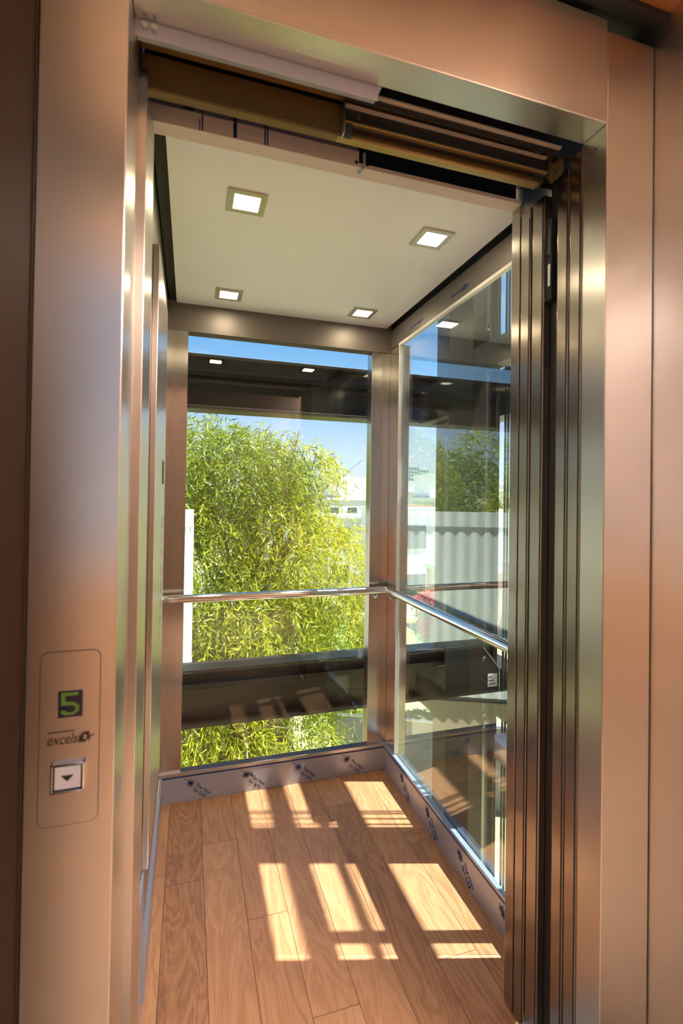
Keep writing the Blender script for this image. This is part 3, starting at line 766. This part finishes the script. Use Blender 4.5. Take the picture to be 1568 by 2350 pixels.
# ------------------------------------------------------------------ neighbour's wall left of the tree
def corrug(x0, x1, y, z0, z1, per, amp, th=.004):
    n = int((x1-x0)/per*10); mb = MB(); v = []; f = []
    for i in range(n+1):
        x = x0+(x1-x0)*i/n; yy = y+amp*math.sin(2*math.pi*x/per)
        zz = z1+.0*math.sin(2*math.pi*x/per)
        v += [(x, yy, z0), (x, yy, zz), (x, yy+th, z0), (x, yy+th, zz)]
    for i in range(n):
        a = i*4; b_ = a+4
        f += [(a, b_, b_+1, a+1), (a+2, a+3, b_+3, b_+2), (a+1, b_+1, b_+3, a+3), (a, a+2, b_+2, b_)]
    f += [(0, 1, 3, 2), (n*4, n*4+2, n*4+3, n*4+1)]
    mb.add(v, f); mb.smooth = True
    return mb
PW = (.07, 4.5); AW = math.radians(24)
t = thing('corrugated_wall', 'white corrugated sheet wall standing at the left behind the back glass', 'wall', (PW[0], PW[1], -.55))
corrug(-5.5, PW[0]-.022, 4.52, -.55, 1.14, .125, .0055).build('lower_sheet', 'corr', t)
corrug(-5.5, PW[0]-.030, 4.505, 1.115, 1.262, .125, .0055).build('upper_sheet', 'corr', t)
MB().prism([(-.045, 1.118), (-.020, 1.118), (.045, -.55), (-.045, -.55)], 1, 4.468, 4.484).build('corner_trim', 'corr', t)
t.rotation_euler.z = AW
t = thing('neighbour_building', 'beige plastered building carrying the white corrugated wall', 'building', (PW[0], PW[1], GZ))
B(-6.6, -.14, 4.58, 5.2, GZ, -.62).build('wall', 'beige', t)
B(-6.6, -.13, 4.60, 5.22, -.619, -.551).build('roof_slab', 'fence', t)
t.rotation_euler.z = AW

# ------------------------------------------------------------------ terrain
def terrain():
    mb = MB(); xs = np.linspace(-260, 520, 53); ys = np.concatenate([np.linspace(2.9, 60, 24), np.linspace(70, 620, 34)])
    def h(x, y):
        if y < 34: return GZ
        if y < 80: return GZ-3*(y-34)/46
        return GZ-3+(y-80)/540*22+1.5*math.sin(x*.021)*math.sin(y*.013)
    v = [(x, y, h(x, y)) for y in ys for x in xs]; n = len(xs)
    f = [(j*n+i, j*n+i+1, (j+1)*n+i+1, (j+1)*n+i) for j in range(len(ys)-1) for i in range(n-1)]
    mb.add(v, f); mb.smooth = True
    o = mb.build('ground', 'earth'); tag(o, kind='structure'); return h
H = terrain()
struct('ground_yard', 'earth', -30, 40, -30, 2.89, GZ-.3, GZ-.001)
o = MB().prism([(7.2, 16.5), (11.5, 16.5), (13.5, 27.5), (7.2, 27.5)], 2, GZ, GZ+.03).build('lawn', 'grass'); tag(o, 'green mown lawn below the tree, right of its trunk', 'lawn', kind='stuff')

t = thing('ribbed_fence', 'dark grey ribbed sheet fence low behind the back right corner', 'fence', (6, 11.2, GZ))
def ribbed(x0, y0, x1, y1, z0, z1):
    mb = MB(); L_ = math.hypot(x1-x0, y1-y0); n = int(L_/.05); ux, uy = (x1-x0)/L_, (y1-y0)/L_
    v = []; f = []
    for i in range(n+1):
        s_ = L_*i/n; off = .02 if (i//2) % 2 else 0
        x, y = x0+ux*s_+uy*off, y0+uy*s_-ux*off
        v += [(x, y, z0), (x, y, z1), (x-uy*.01, y+ux*.01, z0), (x-uy*.01, y+ux*.01, z1)]
    for i in range(n):
        a = i*4; b_ = a+4; f += [(a, b_, b_+1, a+1), (a+2, a+3, b_+3, b_+2), (a+1, b_+1, b_+3, a+3), (a, a+2, b_+2, b_)]
    return mb.add(v, f)
ribbed(3.6, 11.7, 9.2, 8.9, GZ, -4.03).build('sheet', 'fence', t)
MB().tube([(3.6, 11.69, -4.0), (9.2, 8.89, -4.0)], .03, 6).build('top_rail', 'zinc', t)

# beige house glimpsed through the tree
t = thing('beige_house', 'beige house corner glimpsed through the weeping tree', 'house', (1.2, 14.6, GZ))
B(-1.6, 3.0, 14, 17, GZ, -2.42).build('wall', 'beige', t)
B(-1.6, 2.8, 14, 17, -2.42, -2.2).build('parapet', 'beige', t)

# ------------------------------------------------------------------ shrubs
def shrub(label, name, base, ells, mat, n, lp, L, W, seed):
    t = thing(name, label, 'shrub', base)
    mb = MB()
    for e in ells:
        for k in range(3):
            mb.tube([base, (base[0]*.5+e[0]*.5+random.uniform(-.2, .2), base[1]*.5+e[1]*.5, base[2]*.4+e[2]*.6), (e[0]+random.uniform(-.4, .4), e[1], e[2])], [.06, .04, .02], 5)
    mb.build('stems', 'bark', t)
    V, T, *_ = leaf_cloud(ells, n, lp, L, W, .2, .5, seed, tl=(.2, .4)); leaf_object('foliage', V, T, mat, t)
    return t
shrub('dark green climbing bush below the right handrail corner', 'climbing_bush', (6.5, 15.7, GZ), [(6.5, 15.6, -2.2, .55, .4, .8), (6.3, 15.7, -3.4, .6, .4, 1.0), (6.3, 15.7, -4.6, .7, .5, 1.0), (5.9, 15.7, -4.4, .6, .5, 1)], 'leaf3', 2600, 9, .16, .06, 21)
t = shrub('green shrub covered in red blossoms right of the corner post', 'flowering_shrub', (8.7, 14.8, GZ), [(7.6, 14.6, -2.1, .4, .4, .45), (7.8, 14.8, -2.9, .4, .5, .5), (8.2, 14.9, -4.3, .5, .5, .9)], 'leaf3', 700, 8, .14, .06, 22)
V, T, *_ = leaf_cloud([(7.48, 14.35, -1.95, .42, .2, .32), (7.62, 14.5, -2.7, .32, .2, .4)], 420, 8, .11, .09, .1, .4, 23, tl=(.15, .3)); leaf_object('blossoms', V, T, 'petals', t)
shrub('yellow green shrub behind the grey ribbed fence', 'garden_shrub', (3.9, 12.6, GZ), [(3.8, 12.6, -4.2, .7, .6, .9), (4.7, 12.4, -4.6, .7, .6, .8)], 'leaf', 900, 10, .14, .03, 24)
shrub('low shrub at the edge of the lawn near the house corner', 'garden_shrub', (5.3, 20.5, GZ), [(5.4, 20.5, -4.4, .7, .8, 1.4)], 'leaf', 900, 10, .18, .05, 25)

# ------------------------------------------------------------------ houses
def house(label, x, y, z, w_, d_, h_, wall, floors=2, cols=3, roof='pale', cat='house', group=None, name='house', step=0.):
    t = thing(name, label, cat, (x, y, z), group)
    B(x-w_/2, x+w_/2, y-d_/2, y+d_/2, z-2., z+h_).build('wall', wall, t)
    B(x-w_/2-.15, x+w_/2+.15, y-d_/2-.15, y+d_/2+.15, z+h_, z+h_+.25).build('roof', roof, t)
    if step: B(x-w_/2+step, x+w_/2-.3, y-d_/2+1, y+d_/2-.3, z+h_+.25, z+h_+2.6).build('upper_storey', wall, t)
    for i in range(floors):
        for j in range(cols):
            cx = x-w_/2+w_*(j+.5)/cols; cz = z+h_*(i+.5)/floors; ww = w_/cols*.26; hh = h_/floors*.24
            B(cx-ww, cx+ww, y-d_/2-.04, y-d_/2-.005, cz-hh, cz+hh).build('window', 'win', t)
            if w_ < 16 and name == 'house':
                B(x-w_/2-.04, x-w_/2-.005, y-d_/2+d_*.3, y-d_/2+d_*.5, cz-hh, cz+hh).build('window', 'win', t) if j == 0 else None
    return t
house('large white flat roofed house right of the corner post', 17.2, 33, GZ, 8.4, 7, 6.5, 'white', 2, 3, 'white')
house('small white house at the right edge of the back glass, beyond the tree', 13.2, 40.5, GZ-.3, 5.4, 5, 6.0, 'white', 2, 2, 'white')
house('terracotta orange block behind the large white house', 21.3, 46, GZ-1, 3.6, 5, 7.5, 'terra', 2, 2, 'terra')
house('blue grey block beside the terracotta orange one', 26.2, 47, GZ-1, 5.6, 5, 7.2, 'bluegrey', 2, 3, 'bluegrey')
house('low pink walled house in front of the large white one', 15.0, 24.5, GZ, 3.2, 3, 3.4, 'pinkp', 1, 2, 'pale')
house('white walled house far right beyond the ropes', 26.5, 34, GZ, 8, 7, 6.2, 'white', 2, 3, 'white')
house('pale garage with a flat roof right of the flowering shrub', 20.2, 23.0, GZ, 5.4, 4, 3.6, 'pale', 1, 2, 'pale')
for i, (x, y, h_, w_) in enumerate(((195, 410, 33, 10), (210, 420, 31, 11), (330, 430, 26, 14))):
    house(['tall blue grey tower on the skyline, left of the pair', 'tall blue grey tower on the skyline, right of the pair', 'broad apartment tower on the skyline beyond the ropes'][i], x, y, H(x, y), w_, 9, h_-8, 'tower', 8, 4, 'tower', 'tower', name='tower')
# unfinished building
t = thing('unfinished_building', 'unfinished concrete frame building above the tree edge', 'building', (34, 100, -8))
for z in (-2, 1.0, 4.0): B(28, 37, 96, 104, z, z+.35).build('floor_slab', 'pale', t)
for x in (28.5, 31, 34, 36.5): B(x, x+.4, 96.2, 96.6, -9, 4.0).build('column', 'fence', t)
# crane
t = thing('tower_crane', 'thin tower crane on the skyline above the tree edge', 'crane', (82, 260, H(82, 260)))
MB().tube([(82, 260, H(82, 260)), (82, 260, 15)], .35, 4).build('mast', 'fence', t)
MB().tube([(76, 260, 14), (82, 260, 15), (93, 260, 23)], .25, 4).build('jib', 'fence', t)

# hillside houses: three kinds, copied
protos = {}
spots = []
R = random.Random(3)
for k in range(4000):
    y = math.exp(R.uniform(math.log(62), math.log(430))); u = R.uniform(.12, .98)
    x = u*y
    if abs(x-36) < 18 and 85 < y < 115: continue
    if any(math.hypot(x-a, y-b_) < 17.5 for a, b_ in spots+[(82, 260), (195, 410), (210, 420), (330, 430)]): continue
    spots.append((x, y))
    if len(spots) >= 120: break
kinds = ['white', 'pale', 'pinkp']
labs = {'white': 'white flat roofed house far off in the hazy city', 'pale': 'pale grey flat roofed house far off in the hazy city', 'pinkp': 'pinkish flat roofed house far off in the hazy city'}
for i, (x, y) in enumerate(spots):
    kd = kinds[R.choice([0, 0, 0, 1, 1, 2])]
    if kd not in protos:
        o = house(labs[kd], 0, 0, 0, 9, 8, 6.4, kd, 2, 3, 'white' if kd != 'pale' else 'pale', group=labs[kd].replace(' house far', ' houses far').replace('far off', 'far'), step=3.)
        protos[kd] = o
    else: o = copy_tree(protos[kd])
    s_ = R.uniform(.8, 1.22)
    o.location = (x, y, H(x, y)); o.scale = (s_, s_, s_*R.uniform(.9, 1.5)); o.rotation_euler.z = R.uniform(-.3, .3)
# trees in the city
tp = []
for q in range(2):
    t = thing('city_tree', '', 'tree', (0, 0, 0))
    MB().tube([(0, 0, -.5), (0, 0, 3)], [.3, .15], 6).build('trunk', 'bark', t)
    V, T, *_ = leaf_cloud([(0, 0, 4.2, 2.6, 2.6, 2.2), (1.2, .5, 3.2, 2, 2, 1.6)], 420, 5, .7, .45, .1, .5, 40+q, tl=(.3, .9))
    leaf_object('foliage', V, T, 'leaf3' if q else 'leaf2', t); tp.append(t)
used = [False, False]
tl_ = ['olive green tree among the distant city houses', 'deep green tree among the distant city houses']
tsp = []
for k in range(6000):
    if k < 500: y = R.uniform(54, 64); u = R.uniform(.46, .85)
    else: y = math.exp(R.uniform(math.log(64), math.log(380))); u = R.uniform(.15, .95)
    x = u*y
    if any(math.hypot(x-a, y-b_) < 12.5 for a, b_ in spots+[(82, 260)]) or any(math.hypot(x-a, y-b_) < 9.2 for a, b_ in tsp) or (abs(x-36) < 14 and 88 < y < 112): continue
    q = len(tsp) % 2
    tsp.append((x, y))
    o = tp[q] if not used[q] else copy_tree(tp[q]); used[q] = True
    s_ = R.uniform(1., 1.25)*(1.15 if y < 66 else 1)
    o.location = (x, y, H(x, y)); o.scale = (s_, s_, s_*R.uniform(1., 1.4)); o.rotation_euler.z = R.uniform(0, 6)
    tag(o, tl_[q], 'tree', ['olive green trees in the distant city', 'deep green trees in the distant city'][q])
    if len(tsp) >= 46: break

# ------------------------------------------------------------------ light
W = bpy.data.worlds.new('sky'); SC.world = W; W.use_nodes = True
N = W.node_tree.nodes; L = W.node_tree.links; N.clear()
wo = N.new('ShaderNodeOutputWorld'); bg = N.new('ShaderNodeBackground'); tc = N.new('ShaderNodeTexCoord')
sp = N.new('ShaderNodeSeparateXYZ'); L.new(tc.outputs['Generated'], sp.inputs[0])
cr = N.new('ShaderNodeValToRGB'); e = cr.color_ramp.elements
e[0].position = 0; e[0].color = (.68, .71, .76, 1); e[1].position = 1; e[1].color = (.08, .22, .52, 1)
for p, c in ((.08, (.58, .66, .78)), (.17, (.34, .50, .70)), (.30, (.13, .32, .60)), (.6, (.09, .25, .55))):
    x = e.new(p); x.color = (*c, 1)
L.new(sp.outputs['Z'], cr.inputs[0])
mp = N.new('ShaderNodeMapping'); mp.inputs['Scale'].default_value = (2.2, 2.2, 7.); L.new(tc.outputs['Generated'], mp.inputs[0])
nz = N.new('ShaderNodeTexNoise'); nz.inputs['Scale'].default_value = 1.6; nz.inputs['Detail'].default_value = 8; nz.inputs['Roughness'].default_value = .6
L.new(mp.outputs[0], nz.inputs['Vector'])
cl = N.new('ShaderNodeMapRange'); cl.inputs['From Min'].default_value = .55; cl.inputs['From Max'].default_value = .78; cl.inputs['To Max'].default_value = .6
L.new(nz.outputs['Fac'], cl.inputs['Value'])
mx = N.new('ShaderNodeMix'); mx.data_type = 'RGBA'; L.new(cl.outputs[0], mx.inputs['Factor']); L.new(cr.outputs[0], mx.inputs['A']); mx.inputs['B'].default_value = (.70, .74, .80, 1)
L.new(mx.outputs['Result'], bg.inputs['Color']); bg.inputs['Strength'].default_value = .60
L.new(bg.outputs[0], wo.inputs[0])

sun = bpy.data.lights.new('sun', 'SUN'); sun.energy = 8.0; sun.color = (1., .93, .82); sun.angle = math.radians(.53)
so = bpy.data.objects.new('sun', sun); COL.objects.link(so)
d = Vector((-.3182, .0912, -.9436)); so.rotation_euler = d.to_track_quat('-Z', 'Y').to_euler(); so.location = (6, -2, 12)

# ------------------------------------------------------------------ camera
f_px, yaw, pitch, roll, cy = 1120.0, 0.301595898, 0.0108621293, 0.0146608599, 1130.737
cyw, syw = math.cos(yaw), math.sin(yaw); cp, sp_ = math.cos(pitch), math.sin(pitch); cr_, sr = math.cos(roll), math.sin(roll)
Rz = Matrix(((cyw, -syw, 0), (syw, cyw, 0), (0, 0, 1))); Bm = Matrix(((1, 0, 0), (0, 0, -1), (0, 1, 0)))
Rp = Matrix(((1, 0, 0), (0, cp, sp_), (0, -sp_, cp))); Rr = Matrix(((cr_, -sr, 0), (sr, cr_, 0), (0, 0, 1)))
Mc = Rr @ Rp @ Bm @ Rz            # world -> camera (x right, y down, z forward)
rows = [Vector(Mc[0]), -Vector(Mc[1]), -Vector(Mc[2])]
rot = Matrix((rows[0], rows[1], rows[2])).transposed()
cam = bpy.data.cameras.new('camera'); co = bpy.data.objects.new('camera', cam); COL.objects.link(co)
co.matrix_world = Matrix.Translation((0, 0, 1.38)) @ rot.to_4x4()
cam.sensor_fit = 'VERTICAL'; cam.sensor_height = 24; cam.sensor_width = 16
cam.lens = f_px/2350*24
cam.shift_x = 0; cam.shift_y = (cy-1175)/2350
cam.clip_start = .02; cam.clip_end = 2000
cam.dof.use_dof = True; cam.dof.focus_distance = 2.4; cam.dof.aperture_fstop = 2.6
SC.camera = co
SC.view_settings.view_transform = 'Standard'; SC.view_settings.look = 'None'; SC.view_settings.gamma = 1
SC.view_settings.exposure = 1.5; SC.view_settings.use_curve_mapping = False
SC.cycles.use_denoising = True
SC.cycles.max_bounces = 14; SC.cycles.transparent_max_bounces = 24; SC.cycles.glossy_bounces = 8; SC.cycles.diffuse_bounces = 6
SC.cycles.sample_clamp_indirect = 8.0; SC.cycles.caustics_reflective = True; SC.cycles.caustics_refractive = False
